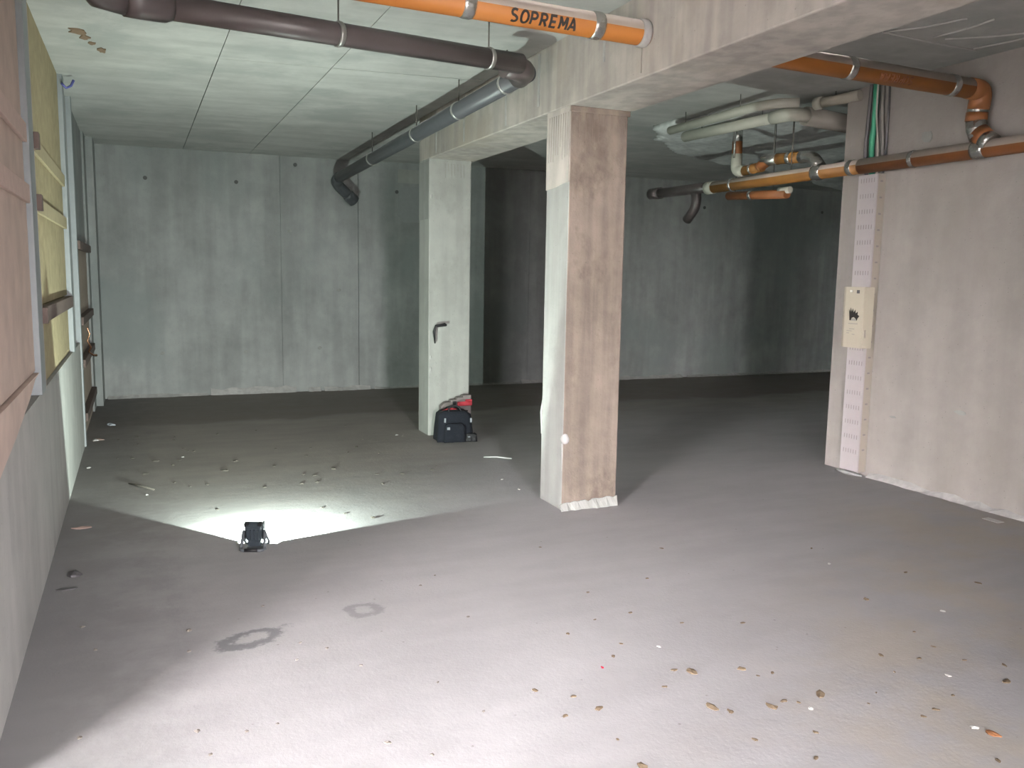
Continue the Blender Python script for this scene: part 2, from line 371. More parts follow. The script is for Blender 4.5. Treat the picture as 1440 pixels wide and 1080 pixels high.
# left wall: concrete low down and in piers, boarded bays above
wl = thing('wall_left', 'left concrete wall with boarded bays between zinc posts', 'wall', (-.5, 5, 0), kind='structure')
boxo('core', (-.9, -.56, SIDE[1], 11.2, 0, 3.03), M_left, wl)
boxo('lintel', (-.9, -.45, SIDE[0], SIDE[1], SIDE[2], 3.03), M_left, wl)
obj('pier', prism(bmesh.new(), [(-.9, -1.2), (-.45, -1.2), (-.45, SIDE[0]), (-.9, SIDE[0]-.358)], 'z', 0, 3.03), M_left, wl)
for (xa, ya, s_) in ((-.9, SIDE[1]-.30, 1), (-.9, SIDE[0]-.40, -1)):
    xb, yb = xa+EX*2.6, ya+EY*2.6; nx_, ny_ = .622*-.2*s_, .783*.2*s_
    obj('added_passage_wall', prism(bmesh.new(), [(xa, ya), (xb, yb), (xb+nx_, yb+ny_), (xa, ya+.45*s_)], 'z', -.26, 2.6), M_left, wl)  # unseen walls, added to aim the daylight into a slanting beam
obj('added_passage_roof', prism(bmesh.new(), [(-.89, 3.0), (-.89, .3), (-3.3, -1.6), (-4.2, .9)], 'z', SIDE[2], 2.6), M_left, wl)  # unseen roof, added to cut off the steep sky
obj('added_passage_floor', prism(bmesh.new(), [(-.9, 3.0), (-.9, .3), (-3.4, -1.7), (-4.4, .9)], 'z', -.25, -.01), M_asph, wl)  # floor of the added passage, out of view
boxo('plinth', (-.57, -.45, SIDE[1], 7.98, 0, .885), M_left, wl)
boxo('pier', (-.57, -.38, 10.3, 10.86, 0, 2.95), M_back, wl)
boxo('pier', (-.57, -.45, 9.9, 10.3, 0, 2.95), M_back, wl)
# posts
for y0, y1, z0 in ((4.66, 4.86, .885), (7.04, 7.2, .885), (7.93, 8.02, 0)):
    boxo('post', (-.57, -.437, y0, y1, z0, 2.9), M_post, wl, bev=.004)
seams = [.885, 1.30, 1.87, 2.17, 2.9]
def boards(y0, y1, x, m, zs, nsub=1):
    for a, b in zip(zs, zs[1:]):
        for k in range(nsub):
            ya, yb = y0+(y1-y0)*k/nsub, y0+(y1-y0)*(k+1)/nsub
            xx = x+random.uniform(-.003, .003)
            boxo('board', (-.56, xx, ya+.003, yb-.003, a+.004, b-.004), m, wl, bev=.003)
boards(SIDE[1], 4.655, -.462, M_boardW, [1.0, 1.87, 2.17, 2.9], 1)
# ragged lower edge of the pinkish boards, lapping over the plinth
bm = bmesh.new(); prism(bm, [(2.65, 1.0), (2.65, .72), (2.9, .74), (3.3, .80), (3.7, .85), (4.2, .93), (4.45, .99), (4.62, 1.0)], 'x', -.56, -.443); obj('board', bm, M_boardW, wl)
boards(4.865, 7.035, -.468, M_boardY, seams, 1)
boards(8.03, 9.9, -.47, M_boardO, [0, .23, .71, 1.07, 1.71], 1); boards(8.03, 9.9, -.47, M_back, [1.71, 2.88], 1)
boards(7.21, 7.92, -.475, M_left, [.885, 2.88], 1)
for z, m_, dp in ((1.22, M_battenD, -.43), (1.78, M_batten, -.448), (2.08, M_batten, -.448)):
    boxo('batten', (-.466, dp, 4.95, 7.03, z, z+.08), m_, wl, bev=.003)
for z in (1.22, 1.78, 2.08):      # dark packers at the post
    boxo('packer', (-.44, -.415, 4.87, 4.94, z, z+.08), M_battenD, wl, bev=.003)
for z in (1.80, 2.08): boxo('batten', (-.465, -.445, SIDE[1], 4.655, z, z+.085), simple('rosy_batten', (.56, .42, .37), .75, var=.15), wl, bev=.003) if z < 2 else boxo('batten', (-.465, -.445, SIDE[1], 4.655, z, z+.085), bpy.data.materials['rosy_batten'], wl, bev=.003)
for z in (.20, .66, 1.02, 1.66):
    boxo('batten', (-.472, -.42, 8.05, 9.88, z, z+.07), M_battenD, wl, bev=.003)
boxo('side_strip', (-.468, -.44, 4.865, 4.905, .885, 2.88), M_boardW, wl)

# ------------------------------------------------------------------ beam and columns
def colbox(name, x0, x1, y0, y1, z0, z1, side, front, parent, bev=.008):
    bm = box(bmesh.new(), x0, x1, y0, y1, z0, z1, bev=bev); bm.normal_update()
    for f in bm.faces:
        f.material_index = 1 if f.normal.y < -.7 else 0
    return obj(name, bm, [side, front], parent)
be = boxo('concrete_beam', (2.45, 2.89, -1.0, 7.8, 2.535, 3.0), M_beam, bev=.008)
tag(be, 'stained concrete beam running overhead across both columns', 'beam', kind='structure')
for y0, y1, z0, z1 in ((5.2, 5.23, 2.6, 2.93), (5.75, 5.77, 2.56, 2.9), (6.6, 6.62, 2.56, 2.92), (7.3, 7.32, 2.56, 2.92), (4.35, 4.37, 2.7, 2.93), (3.96, 3.965, 2.56, 2.72)):
    boxo('form_seam', (2.446, 2.452, y0, y1, z0, z1), M_mortar if y0 > 4.3 else M_taupe, be)
c1 = thing('concrete_column', 'pale concrete column farther back with the black bag at its foot', 'column', (2.65, 7.65, 0), kind='structure')
colbox('shaft', 2.45, 2.855, 7.5, 7.8, 0, 2.54, M_colL, M_colL, c1)
boxo('form_coat', (2.446, 2.47, 7.502, 7.79, 2.0, 2.52), M_colS, c1)
for z, y, s in ((2.2, 7.5, .012), (.62, 7.5, .014), (.74, 7.5, .01), (.45, 7.51, .012)):
    bm = bmesh.new(); bmesh.ops.create_icosphere(bm, subdivisions=1, radius=s)
    for v in bm.verts: v.co = Vector((v.co.x+2.47, v.co.y+y, v.co.z*2.4+z))
    obj('mortar_dab', bm, M_mortar, c1)
bm = bmesh.new(); bmesh.ops.create_icosphere(bm, subdivisions=2, radius=.025)
for v in bm.verts: v.co = Vector((v.co.x*1.1+2.83, v.co.y*.4+7.5, v.co.z+.30))
obj('foam_dab', bm, M_mortar, c1)
for k in range(7):
    x = 2.6+k*.03; tubeo('drip_mark', [(x, 7.498, 2.5), (x+.004, 7.4975, 2.5-.06-.07*random.random())], .0012, M_taupe, c1, seg=5)
c2 = thing('concrete_column', 'nearer concrete column with a brownish stained front face', 'column', (2.65, 4.92, 0), kind='structure')
colbox('shaft', 2.46, 2.865, 4.77, 5.09, 0, 2.54, M_colS, M_colF, c2)
# rough form coat on the upper left side with a ragged lower edge
bm = bmesh.new(); prism(bm, [(4.773, 2.08), (4.86, 2.075), (4.95, 2.06), (5.085, 2.05), (5.085, 2.535), (4.773, 2.535)], 'x', 2.453, 2.47); obj('form_coat', bm, M_beam, c2)
for k in range(9):
    y = 4.79+k*.032; tubeo('drip_mark', [(2.4525, y, 2.5), (2.452, y+.004, 2.32-.12*random.random())], .0015, M_taupe, c2, seg=5)
boxo('head_rim', (2.458, 2.878, 4.763, 4.775, 2.50, 2.535), M_colF, c2, bev=.004)
for k in range(8):
    x = 2.52+k*.045; tubeo('drip_mark', [(x, 4.768, 2.5), (x+.003, 4.7675, 2.42-.2*random.random()**2)], .0014, simple('drip_brown', (.2, .15, .12), .9) if k == 0 else bpy.data.materials['drip_brown'], c2, seg=5)
bm = bmesh.new(); bmesh.ops.create_icosphere(bm, subdivisions=2, radius=.03)
for v in bm.verts:
    v.co = v.co*(1+.25*noise.noise(v.co*40)); v.co = Vector((v.co.x+2.475, v.co.y*.6+4.768, v.co.z*1.15+.47))
obj('foam_dab', bm, M_mortar, c2, smooth=True)
bm = bmesh.new(); tube(bm, [(2.458, 4.775, .44), (2.459, 4.772, .36), (2.459, 4.772, .26)], [.006, .004, .001], seg=6); obj('foam_drip', bm, M_mortar, c2)
bm = bmesh.new(); tube(bm, [(2.462, 5.086, .68), (2.456, 5.082, .6), (2.458, 5.084, .45)], [.003, .010, .002], seg=8); obj('mortar_edge', bm, M_mortar, c2)
# mortar skirt at the base
bm = bmesh.new(); n = 16; T = []; B = []; K = []
for i in range(n+1):
    x = 2.445+.425*i/n; h = .035+.02*random.random()+.02*(i/n); T.append(bm.verts.new((x, 4.765, h))); B.append(bm.verts.new((x, 4.755-.02*random.random(), .001))); K.append(bm.verts.new((x, 4.772, h)))
for i in range(n): bm.faces.new((T[i], T[i+1], B[i+1], B[i])); bm.faces.new((K[i], K[i+1], T[i+1], T[i]))
bmesh.ops.recalc_face_normals(bm, faces=bm.faces); obj('mortar_skirt', bm, M_colS, c2)

hk = obj('bent_hook', tube(bmesh.new(), [(2.53, 7.505, 1.03), (2.60, 7.47, 1.045), (2.60, 7.44, 1.04), (2.50, 7.44, 1.03), (2.485, 7.445, .98), (2.50, 7.46, .87)], [.008, .012, .012, .014, .013, .006], seg=8), M_black)
tag(hk, 'bent black cable stub sticking out of the pale farther column', 'cable')

# ------------------------------------------------------------------ dark drain pipes on the left
def hanger(parent, p, r, axis, ztop, hx=0):
    p = Vector(p); h = thing  # rod and clamp ring
    band(parent, p, axis, r+.002, .028, M_steel, 'clamp')
    tubeo('hanger_rod', [(p.x+hx, p.y, p.z+r), (p.x+hx, p.y, ztop)], .0045, M_rod, parent, seg=6)
P = lambda t: Vector((.0, 3.99, 2.60)).lerp(Vector((2.16, 4.80, 2.705)), t)
d1 = thing('drain_pipe', 'dark brown drain pipe crossing under the ceiling at the top left', 'pipe', (1.0, 4.4, 2.65))
a, b = Vector((.03, 4.13, 2.63)), Vector((2.10, 4.73, 2.73))
tubeo('pipe_run', [a, b], .056, M_dark, d1, seg=24)
dd = (b-a).normalized()
tubeo('socket', [a-dd*.04, a+dd*.02, a+dd*.13, a+dd*.16], [.068, .07, .07, .057], M_dark, d1, seg=24)
tubeo('end_bend', [a-dd*.03, a-dd*.14+Vector((0, 0, .01)), a-dd*.2+Vector((0, -.10, .06))], [.064, .062, .062], M_dark, d1, seg=20)
for t in (.45, .89):
    p = a.lerp(b, t); hanger(d1, p, .057, dd, zc(p.x, p.y))
d2 = thing('drain_pipe', 'grey drain pipe falling along the beam towards the back wall', 'pipe', (2.2, 7.5, 2.7))
e, f = Vector((2.235, 4.93, 2.735)), Vector((2.235, 10.35, 2.615))
tubeo('pipe_run', [e, f], .06, M_blue, d2, seg=24)
g1 = Vector((2.235, 10.5, 2.585)); g2 = Vector((2.50, 10.62, 2.38)); 
tubeo('elbow', [e+Vector((-.19, -.085, .0)), e+Vector((-.03, -.05, .0)), e+Vector((0, .12, -.003))], .068, M_dark, d2, seg=24, fil=.1)
tubeo('end_bend', [f-Vector((0, .1, 0)), g1, g2], .066, M_blue, d2, seg=24, fil=.12)
tubeo('end_socket', [g1.lerp(g2, .62), g1.lerp(g2, .7), g2, g2+(g2-g1)*.02], [.067, .074, .074, .06], M_blue, d2, seg=24)
ax2 = (f-e).normalized()
for y in (5.25, 6.15, 7.2, 8.7):
    p = e+ax2*((y-e.y)/ax2.y); hanger(d2, p, .061, ax2, zc(p.x, y))

# ------------------------------------------------------------------ orange lagged pipes
def opipe(parent, p, q, r, facing, mo=None, frac=-.05):
    fv = Vector(facing).normalized()
    return obj('pipe_run', tube(bmesh.new(), [p, q], r, seg=32, fn=lambda nn: 0 if nn.dot(fv) > frac else 1), [mo or M_orange, M_tan], parent)
def arc(cx, cy, rx, ry, a0, a1, n=8):
    return [(cx+rx*math.cos(math.radians(a0+(a1-a0)*i/n)), cy+ry*math.sin(math.radians(a0+(a1-a0)*i/n))) for i in range(n+1)]
STROKES = {   # letter strokes in a box 0.66 wide, 1 high
    'S': [arc(.33, .74, .25, .21, 40, 270)+arc(.33, .27, .26, .22, 90, -140)[1:]],
    'O': [arc(.35, .5, .3, .44, 0, 360, 18)],
    'P': [[(.08, .03), (.08, .97)], [(.08, .92)]+arc(.33, .7, .22, .22, 90, -90)+[(.08, .48)]],
    'R': [[(.08, .03), (.08, .97)], [(.08, .92)]+arc(.33, .7, .22, .22, 90, -90)+[(.08, .48)], [(.3, .48), (.58, .03)]],
    'E': [[(.08, .03), (.08, .97)], [(.02, .92), (.56, .92)], [(.08, .5), (.5, .5)], [(.02, .08), (.56, .08)]],
    'M': [[(.06, .03), (.06, .97)], [(.08, .95), (.35, .35), (.62, .95)], [(.64, .97), (.64, .03)]],
    'A': [[(.02, .03), (.33, .97), (.64, .03)], [(.14, .33), (.52, .33)]]}
def wrap_text(txt, size, center, axis, facing, r, m, parent, name='lettering', up=1, wd=.2):
    """flat printed strokes laid round the pipe, one part per letter"""
    ax = Vector(axis).normalized(); fv = Vector(facing); fv = (fv-ax*fv.dot(ax)).normalized(); upv = fv.cross(ax)
    if upv.z < 0: upv = -upv
    adv = .84; tot = adv*len(txt)
    def at(x, y, lift):
        x, y = x*up*size, y*up*size; th = y/r
        return Vector(center)+ax*x+(fv*math.cos(th)+upv*math.sin(th))*(r+lift)
    for k, ch in enumerate(txt):
        bm = bmesh.new()
        for si, st in enumerate(STROKES[ch]):
            st = [(p[0]+(q[0]-p[0])*j/8, p[1]+(q[1]-p[1])*j/8) for p, q in zip(st, st[1:]) for j in range(8 if math.dist(p, q) > .15 else 1)]+[st[-1]]
            pts = [Vector((p[0]-tot/2+k*adv+.08, p[1]-.5)) for p in st]; L, Rr = [], []
            for i, p in enumerate(pts):
                t = (pts[min(i+1, len(pts)-1)]-pts[max(i-1, 0)]); t = t.normalized() if t.length > 1e-6 else (pts[1]-pts[0]).normalized()
                nn = Vector((-t.y, t.x))*wd/2
                L.append(bm.verts.new(at(*(p+nn), .0022+.0002*si))); Rr.append(bm.verts.new(at(*(p-nn), .0022+.0002*si)))
            for i in range(len(pts)-1): bm.faces.new((L[i], L[i+1], Rr[i+1], Rr[i]))
        obj(name, bm, m, parent)
A0, A1 = Vector((.2, 3.86, 2.755)), Vector((5.03, 4.0, 2.735))
pa = thing('insulated_pipe', 'orange lettered insulated pipe passing through the beam', 'pipe', (2.0, 3.9, 2.75))
def PA(x): return A0.lerp(A1, (x-A0.x)/(A1.x-A0.x))
opipe(pa, PA(.2), PA(4.93), .062, (0, .05, -1), frac=.0)
axA = A1-A0
for x in (1.45, 2.145, 3.86, 4.74): band(pa, PA(x), axA, .063, .06)
band(pa, PA(2.42), axA, .066, .05, M_mortar, 'mortar_collar')
wrap_text('SOPREMA', .062, PA(1.83), axA, (0, -.86, -.52), .062, M_ink, pa, name='letter')
wrap_text('SOPREMA', .048, PA(4.2), axA, (0, -.86, -.55), .062, M_inkF, pa, name='faded_letter', up=-1)
zB = 2.362; xB = 5.035
k0 = PA(4.9); 
obj('elbow', tube(bmesh.new(), [k0, Vector((5.03, 4.0, 2.735)), Vector((5.035, 4.02, 2.62))], .066, seg=28, fil=.1), M_orangeD, pa)
tubeo('tape_elbow', [(5.035, 4.02, 2.68), (5.035, 4.025, 2.57)], .063, M_foil, pa, seg=24)
tubeo('riser', [(5.035, 4.025, 2.60), (5.035, 4.03, 2.545)], .066, M_orangeD, pa, seg=24)
tubeo('tape_elbow', [(5.035, 4.03, 2.565), (5.035, 4.02, 2.50), (5.035, 3.99, 2.44)], .064, M_foil, pa, seg=24)
tubeo('riser', [(5.035, 4.0, 2.47), (5.035, 3.93, 2.405)], .065, M_orangeD, pa, seg=24)
tubeo('tape_elbow', [(5.035, 3.95, 2.42), (5.035, 3.90, 2.385)], .067, M_foil, pa, seg=24)
pb = thing('insulated_pipe', 'long orange insulated pipe running low along the right wall', 'pipe', (5.035, 5, 2.36))
opipe(pb, (xB, 1.0, zB), (xB, 4.98, zB), .056, (.1, 0, -1), M_orangeD, frac=-.12)
opipe(pb, (xB, 4.98, zB), (xB, 6.8, zB), .054, (.1, 0, -1), M_orangeY, frac=-.3)
for y, wd in ((3.98, .09), (4.50, .04), (5.07, .05), (5.42, .10), (6.50, .03)): band(pb, (xB, y, zB), (0, 1, 0), .057, wd)
tubeo('end_collar', [(xB, 6.78, zB), (xB, 6.88, zB)], .06, M_cream, pb, seg=22)
for y in (2.6, 3.4, 5.74): tubeo('hanger_rod', [(xB, y, zB+.05), (xB, y, zc(xB, y))], .0045, M_rod, pb, seg=6)
# dark pipe beyond, with a dark drop
pd = thing('drain_pipe', 'dark drain pipe continuing beyond the orange pipe with a dark drop', 'pipe', (5.05, 7.6, 2.4))
tubeo('pipe_run', [(5.045, 6.86, 2.372), (5.06, 7.85, 2.385)], .05, M_dark, pd, seg=20)
tubeo('socket', [(5.06, 7.72, 2.385), (5.06, 7.9, 2.387)], .06, M_dark, pd, seg=20)
tubeo('bend', [(5.07, 7.45, 2.385), (5.07, 7.10, 2.37), (5.07, 7.10, 2.20), (5.08, 7.26, 2.085)], .048, M_dark, pd, seg=20, fil=.11)  # dark tube bending down and back from the run
# branch jogging over it
pc = thing('insulated_pipe', 'short orange branch pipe with foil elbows over the long pipe', 'pipe', (5.08, 6, 2.5))
X = 5.08
tubeo('riser', [(X, 6.52, 2.87), (X, 6.52, 2.74)], .045, M_foil, pc, seg=20)
obj('riser', tube(bmesh.new(), [(X, 6.52, 2.75), (X, 6.52, 2.63)], .046, seg=20), M_orangeD, pc)
tubeo('tape_strip', [(X-.045, 6.50, 2.86), (X-.045, 6.50, 2.6)], .012, M_foil, pc, seg=8)
tubeo('elbow', [(X, 6.52, 2.64), (X, 6.52, 2.485), (X, 6.40, 2.475)], .05, M_cream, pc, seg=20, fil=.1)
obj('pipe_run', tube(bmesh.new(), [(X, 6.42, 2.478), (X, 6.16, 2.49)], .044, seg=20), M_orangeY, pc)
band(pc, (X, 6.3, 2.485), (0, 1, 0), .046, .03)
tubeo('jog', [(X, 6.20, 2.485), (X, 6.13, 2.52), (X, 6.05, 2.54)], .046, M_orangeD, pc, seg=20, fil=.05)
tubeo('tape_sleeve', [(X, 6.14, 2.54), (X, 5.96, 2.533)], .05, M_foil, pc, seg=20)
obj('pipe_run', tube(bmesh.new(), [(X, 5.98, 2.535), (X, 5.66, 2.515)], .047, seg=20), M_orangeY, pc)
band(pc, (X, 5.81, 2.523), (0, 1, 0), .049, .05)
tubeo('elbow', [(X, 5.68, 2.515), (X, 5.54, 2.505), (X-.03, 5.42, 2.40)], .05, M_foil, pc, seg=20, fil=.1)
for y, zt in ((6.02, 2.56), (5.78, 2.56)): tubeo('hanger_rod', [(X, y, zt), (X, y, zc(X, y))], .003, M_rod, pc, seg=6)
p2 = thing('insulated_pipe', 'burnt orange insulated pipe hanging behind and below the long one', 'pipe', (5.3, 6.3, 2.3))
tubeo('pipe_run', [(5.34, 6.95, 2.31), (5.32, 6.10, 2.262)], .04, M_orangeD, p2, seg=20)
band(p2, (5.33, 6.60, 2.29), (0, 1, 0), .041, .04); tubeo('end_collar', [(5.32, 6.2, 2.30), (5.32, 6.06, 2.295)], .03, M_cream, p2, seg=16)

# cream pipes under the slab
q1 = thing('lagged_pipe', 'thin cream lagged pipe close under the ceiling with a rounded end', 'pipe', (4.48, 6, 2.83))
tubeo('pipe_run', [(4.50, 6.75, 2.835), (4.44, 5.50, 2.83), (4.50, 5.30, 2.83), (4.62, 5.22, 2.83)], .036, M_cream, q1, seg=20, fil=.12)
q2 = thing('lagged_pipe', 'thick cream lagged pipe bending into a taupe length near the wall end', 'pipe', (4.85, 6, 2.82))
tubeo('pipe_run', [(4.80, 6.95, 2.83), (4.85, 5.68, 2.825)], .046, M_cream, q2, seg=20)
tubeo('elbow', [(4.846, 5.78, 2.826), (4.855, 5.56, 2.825), (5.05, 5.56, 2.82)], .054, M_cream, q2, seg=20, fil=.12)
tubeo('branch', [(5.0, 5.565, 2.82), (5.9, 5.66, 2.80)], .075, M_taupe, q2, seg=20)
q3 = thing('lagged_pipe', 'short cream pipe stub butting against the head of the right wall', 'pipe', (5.0, 5.3, 2.9))
tubeo('pipe_run', [(5.02, 5.44, 2.90), (5.10, 5.10, 2.91)], .04, simple('dull_cream', (.38, .35, .29), .8, var=.1), q3, seg=20)
tubeo('end_collar', [(5.008, 5.47, 2.90), (5.02, 5.41, 2.90)], .05, M_cream, q3, seg=20)

for par, x_, y_, z_ in ((q1, 4.49, 6.5, 2.86), (q1, 4.45, 5.7, 2.86), (q2, 4.81, 6.7, 2.86), (q2, 4.84, 5.9, 2.86), (q2, 5.5, 5.62, 2.86), (q3, 5.05, 5.3, 2.93), (p2, 5.34, 6.85, 2.33), (p2, 5.33, 6.3, 2.30)):
    tubeo('hanger_rod', [(x_, y_, z_), (x_, y_, zc(x_, y_)+.001)], .004, M_rod, par, seg=6)
# sprayed white insulation clinging to the slab
def in_poly(x, y, P):
    c = False
    for i in range(len(P)):
        x1, y1 = P[i]; x2, y2 = P[i-1]
        if (y1 > y) != (y2 > y) and x < (x2-x1)*(y-y1)/(y2-y1)+x1: c = not c
    return c
foam_poly = [(4.44, 7.0), (4.62, 6.7), (4.75, 6.2), (4.95, 5.9), (5.3, 5.8), (6.6, 6.3), (7.9, 8.0), (10.5, 10.4), (10.9, 10.8), (9.4, 10.0), (8.1, 9.4), (6.85, 8.8), (6.1, 8.6), (5.65, 8.42), (5.2, 8.0), (4.8, 7.5)]
bm = bmesh.new(); st = .1; V = {}
def edge_d(x, y):
    d = 9
    for i in range(len(foam_poly)):
        a = Vector(foam_poly[i-1]); b = Vector(foam_poly[i]); p = Vector((x, y)); t = max(0, min(1, (p-a).dot(b-a)/(b-a).length_squared)); d = min(d, (p-a-(b-a)*t).length)
    return d
for i in range(0, 68):
    for j in range(0, 52):
        x, y = 4.4+i*st, 5.7+j*st
        nx, ny = x+.1*noise.noise(Vector((x*3, y*3, 1))), y+.1*noise.noise(Vector((x*3, y*3, 5)))
        if in_poly(nx, ny, foam_poly):
            e_ = min(1, edge_d(nx, ny)/.18)
            V[i, j] = bm.verts.new((x, y, zc(x, y)-.02-(.055+.035*noise.noise(Vector((x*2.5, y*2.5, 3)))+.012*noise.noise(Vector((x*9, y*9, 3))))*math.sqrt(e_)))
for (i, j), v in list(V.items()):
    q = [V.get(k) for k in ((i, j), (i, j+1), (i+1, j+1), (i+1, j))]
    if all(q): bm.faces.new(q)
bmesh.ops.delete(bm, geom=[v for v in bm.verts if not v.link_faces], context='VERTS')
bmesh.ops.recalc_face_normals(bm, faces=bm.faces)
ext = bmesh.ops.extrude_face_region(bm, geom=bm.faces[:])
for v in [g for g in ext['geom'] if isinstance(g, bmesh.types.BMVert)]: v.co.z = zc(v.co.x, v.co.y)-.003
bmesh.ops.recalc_face_normals(bm, faces=bm.faces)
fo = obj('sprayed_insulation', bm, M_foam, smooth=True); tag(fo, 'lumpy whitish sprayed insulation on the slab above the cream pipes', 'insulation')

# ------------------------------------------------------------------ duct, enclosure, cables on the right wall
du = thing('cable_duct', 'tall white slotted duct cover standing against the right wall end', 'duct', (5.11, 4.93, 0))
bm = box(bmesh.new(), 5.07, 5.148, 4.84, 5.03, .03, 2.30, bev=.003); bm.normal_update()
for f_2 in bm.faces: f_2.material_index = 1 if f_2.normal.y < -.5 else 0
obj('cover', bm, [M_duct, M_ductS], du)
boxo('edge_lip', (5.062, 5.072, 4.838, 4.848, .03, 2.30), M_duct, du)
bm = bmesh.new(); rows = []
for k in range(19):
    z = .17+k*.115
    if 1.0 < z < 1.5: continue
    for j in range(6):
        y = 4.872+j*.025; box(bm, 5.0685, 5.0705, y, y+.005, z, z+.032)
o = obj('slots', bm, M_slot, du); o['kind'] = 'stuff'
bm = bmesh.new()
for k in range(18):
    z = .2+k*.12; box(bm, 5.095, 5.12, 4.8385, 4.8405, z, z+.012)
o = obj('side_notches', bm, M_slot, du); o['kind'] = 'stuff'
obj('base_rubble', tube(bmesh.new(), [(5.08, 5.08, .008), (5.06, 4.95, .01), (5.09, 4.82, .006)], [.008, .02, .005], seg=7), M_mortar, du)
en = thing('meter_box', 'ivory electrical enclosure with a crown mark on the white duct', 'box', (5.0, 4.88, 1.0))
bm = bmesh.new(); prism(bm, [(4.975, 4.80), (5.066, 4.79), (5.066, 5.04), (4.99, 5.02), (4.975, 4.985)], 'z', 1.0, 1.46); bmesh.ops.bevel(bm, geom=bm.edges[:], offset=.004, segments=2, affect='EDGES')
bmesh.ops.recalc_face_normals(bm, faces=bm.faces)
obj('housing', bm, M_boxm, en)
boxo('hinge', (4.99, 5.0, 4.788, 4.80, 1.08, 1.14), M_ductS, en)
boxo('indicator', (4.970, 4.976, 4.918, 4.942, 1.42, 1.437), M_whitep, en, bev=.002)
boxo('lock', (4.970, 4.976, 4.85, 4.875, 1.412, 1.437), M_cabD, en, bev=.002)
bm = bmesh.new()   # spiky crown-like emblem
cy, cz = 4.89, 1.225
em = [(.048, .035), (.052, .065), (.04, .045), (.036, .078), (.024, .045), (.014, .072), (.006, .042), (-.01, .064), (-.014, .036), (-.034, .05), (-.034, .026), (-.052, .018), (-.036, 0), (-.028, -.018), (-.02, -.005), (.0, .008), (.022, .002), (.03, -.018), (.042, -.018)]
prism(bm, [(cy+a_, cz+b_) for a_, b_ in em], 'x', 4.9733, 4.9752); obj('emblem', bm, M_ink, en)
boxo('emblem_tray', (4.9735, 4.9752, 4.864, 4.918, 1.206, 1.222), M_grey, en)
boxo('caption_line', (4.9735, 4.9752, 4.85, 4.942, 1.180, 1.186), M_grey, en)
for y0, y1, z in ((4.905, 4.955, 1.125), (4.93, 4.955, 1.108), (4.875, 4.9, 1.1), (4.88, 4.93, 1.14)):
    boxo('caption_line', (4.9738, 4.9752, y0, y1, z, z+.005), M_grey, en)
def cable(label, pts, r, m, cat='cable', flat=1):
    bm = tube(bmesh.new(), pts, r, seg=10, fil=.1)
    o = obj('cable', bm, m); tag(o, label, cat); return o
zt = 2.975
cable('wide green cable sleeve dropping from the ceiling into the duct', [(5.12, 4.965, zt), (5.12, 4.955, 2.8), (5.12, 4.975, 2.5), (5.12, 4.95, 2.305)], .022, M_green)
cable('dark cable left of the green sleeve above the duct', [(5.12, 5.01, zt), (5.12, 5.02, 2.75), (5.12, 5.035, 2.5), (5.12, 5.005, 2.305)], .014, M_cabD)
cable('thin white cable curving beside the green sleeve', [(5.09, 4.92, zt), (5.10, 4.93, 2.75), (5.105, 4.895, 2.5), (5.105, 4.89, 2.305)], .007, M_cabW)
cable('grey cable right of the green sleeve above the duct', [(5.125, 4.90, zt), (5.125, 4.90, 2.75), (5.125, 4.865, 2.5), (5.12, 4.87, 2.305)], .014, simple('mid_grey_cable', (.16, .15, .14), .6))
cable('black cable hugging the wall at the right of the cable bundle', [(5.13, 4.85, zt), (5.13, 4.84, 2.6), (5.12, 4.845, 2.305)], .008, M_cabD)

# ------------------------------------------------------------------ work lamp on the floor
LX, LY, LZ = .545, 4.70, .094
wlmp = thing('work_lamp', 'small black floodlight on a bent stand shining across the floor', 'lamp', (LX, LY, 0))
az, el = math.radians(21), math.radians(15)
n_ = Vector((math.sin(az)*math.cos(el), math.cos(az)*math.cos(el), math.sin(el))); u_ = Vector((math.cos(az), -math.sin(az), 0)); v_ = u_.cross(n_)
Lc = Vector((LX, LY, LZ))
def lbox(bm, a, b, bev=0, taper=1):
    """box in lamp axes (right, forward, up)"""
    vs = []
    for x in (a[0], b[0]):
        for y in (a[1], b[1]):
            for z in (a[2], b[2]):
                s = taper if y == a[1] else 1
                vs.append(bm.verts.new(Lc+u_*x*s+n_*y+v_*z*s))
    fs = [bm.faces.new([vs[i] for i in q]) for q in ((0, 1, 3, 2), (4, 6, 7, 5), (0, 4, 5, 1), (2, 3, 7, 6), (0, 2, 6, 4), (1, 5, 7, 3))]
    if bev: bmesh.ops.bevel(bm, geom=list({e for f in fs for e in f.edges}), offset=bev, segments=2, affect='EDGES')
    bmesh.ops.recalc_face_normals(bm, faces=bm.faces); return bm
HW = .044; DP = HW/math.tan(math.radians(57))
obj('housing', lbox(bmesh.new(), (-.046, -.042, -.05), (.046, -.006, .05), .006, .85), M_lampb, wlmp)
for s in (-1, 1):
    a_ = (s*HW, -.01, -.045) if s > 0 else (-HW-.006, -.01, -.045); b_ = (HW+.006, DP, .045) if s > 0 else (-HW, DP, .045)
    obj('bezel_side', lbox(bmesh.new(), a_, b_, .001), M_lampb, wlmp)
obj('bezel_edge', lbox(bmesh.new(), (-HW, -.01, .043), (HW, .004, .052), .001), M_lampb, wlmp)
obj('bezel_edge', lbox(bmesh.new(), (-HW, -.01, -.052), (HW, .010, -.043), .001), M_lampb, wlmp)
obj('led_panel', lbox(bmesh.new(), (-.012, -.005, -.012), (.012, -.003, .012)), M_led, wlmp)
for s in (-1, 1): obj('corner_guard', lbox(bmesh.new(), (s*.036-.012, -.03, .038), (s*.036+.012, .002, .056), .004), M_black, wlmp); 
for s in (-1, 1):
    obj('pivot_knob', lbox(bmesh.new(), (s*.056-.006, -.024, -.008), (s*.056+.006, -.008, .008), .003), M_lampf, wlmp)
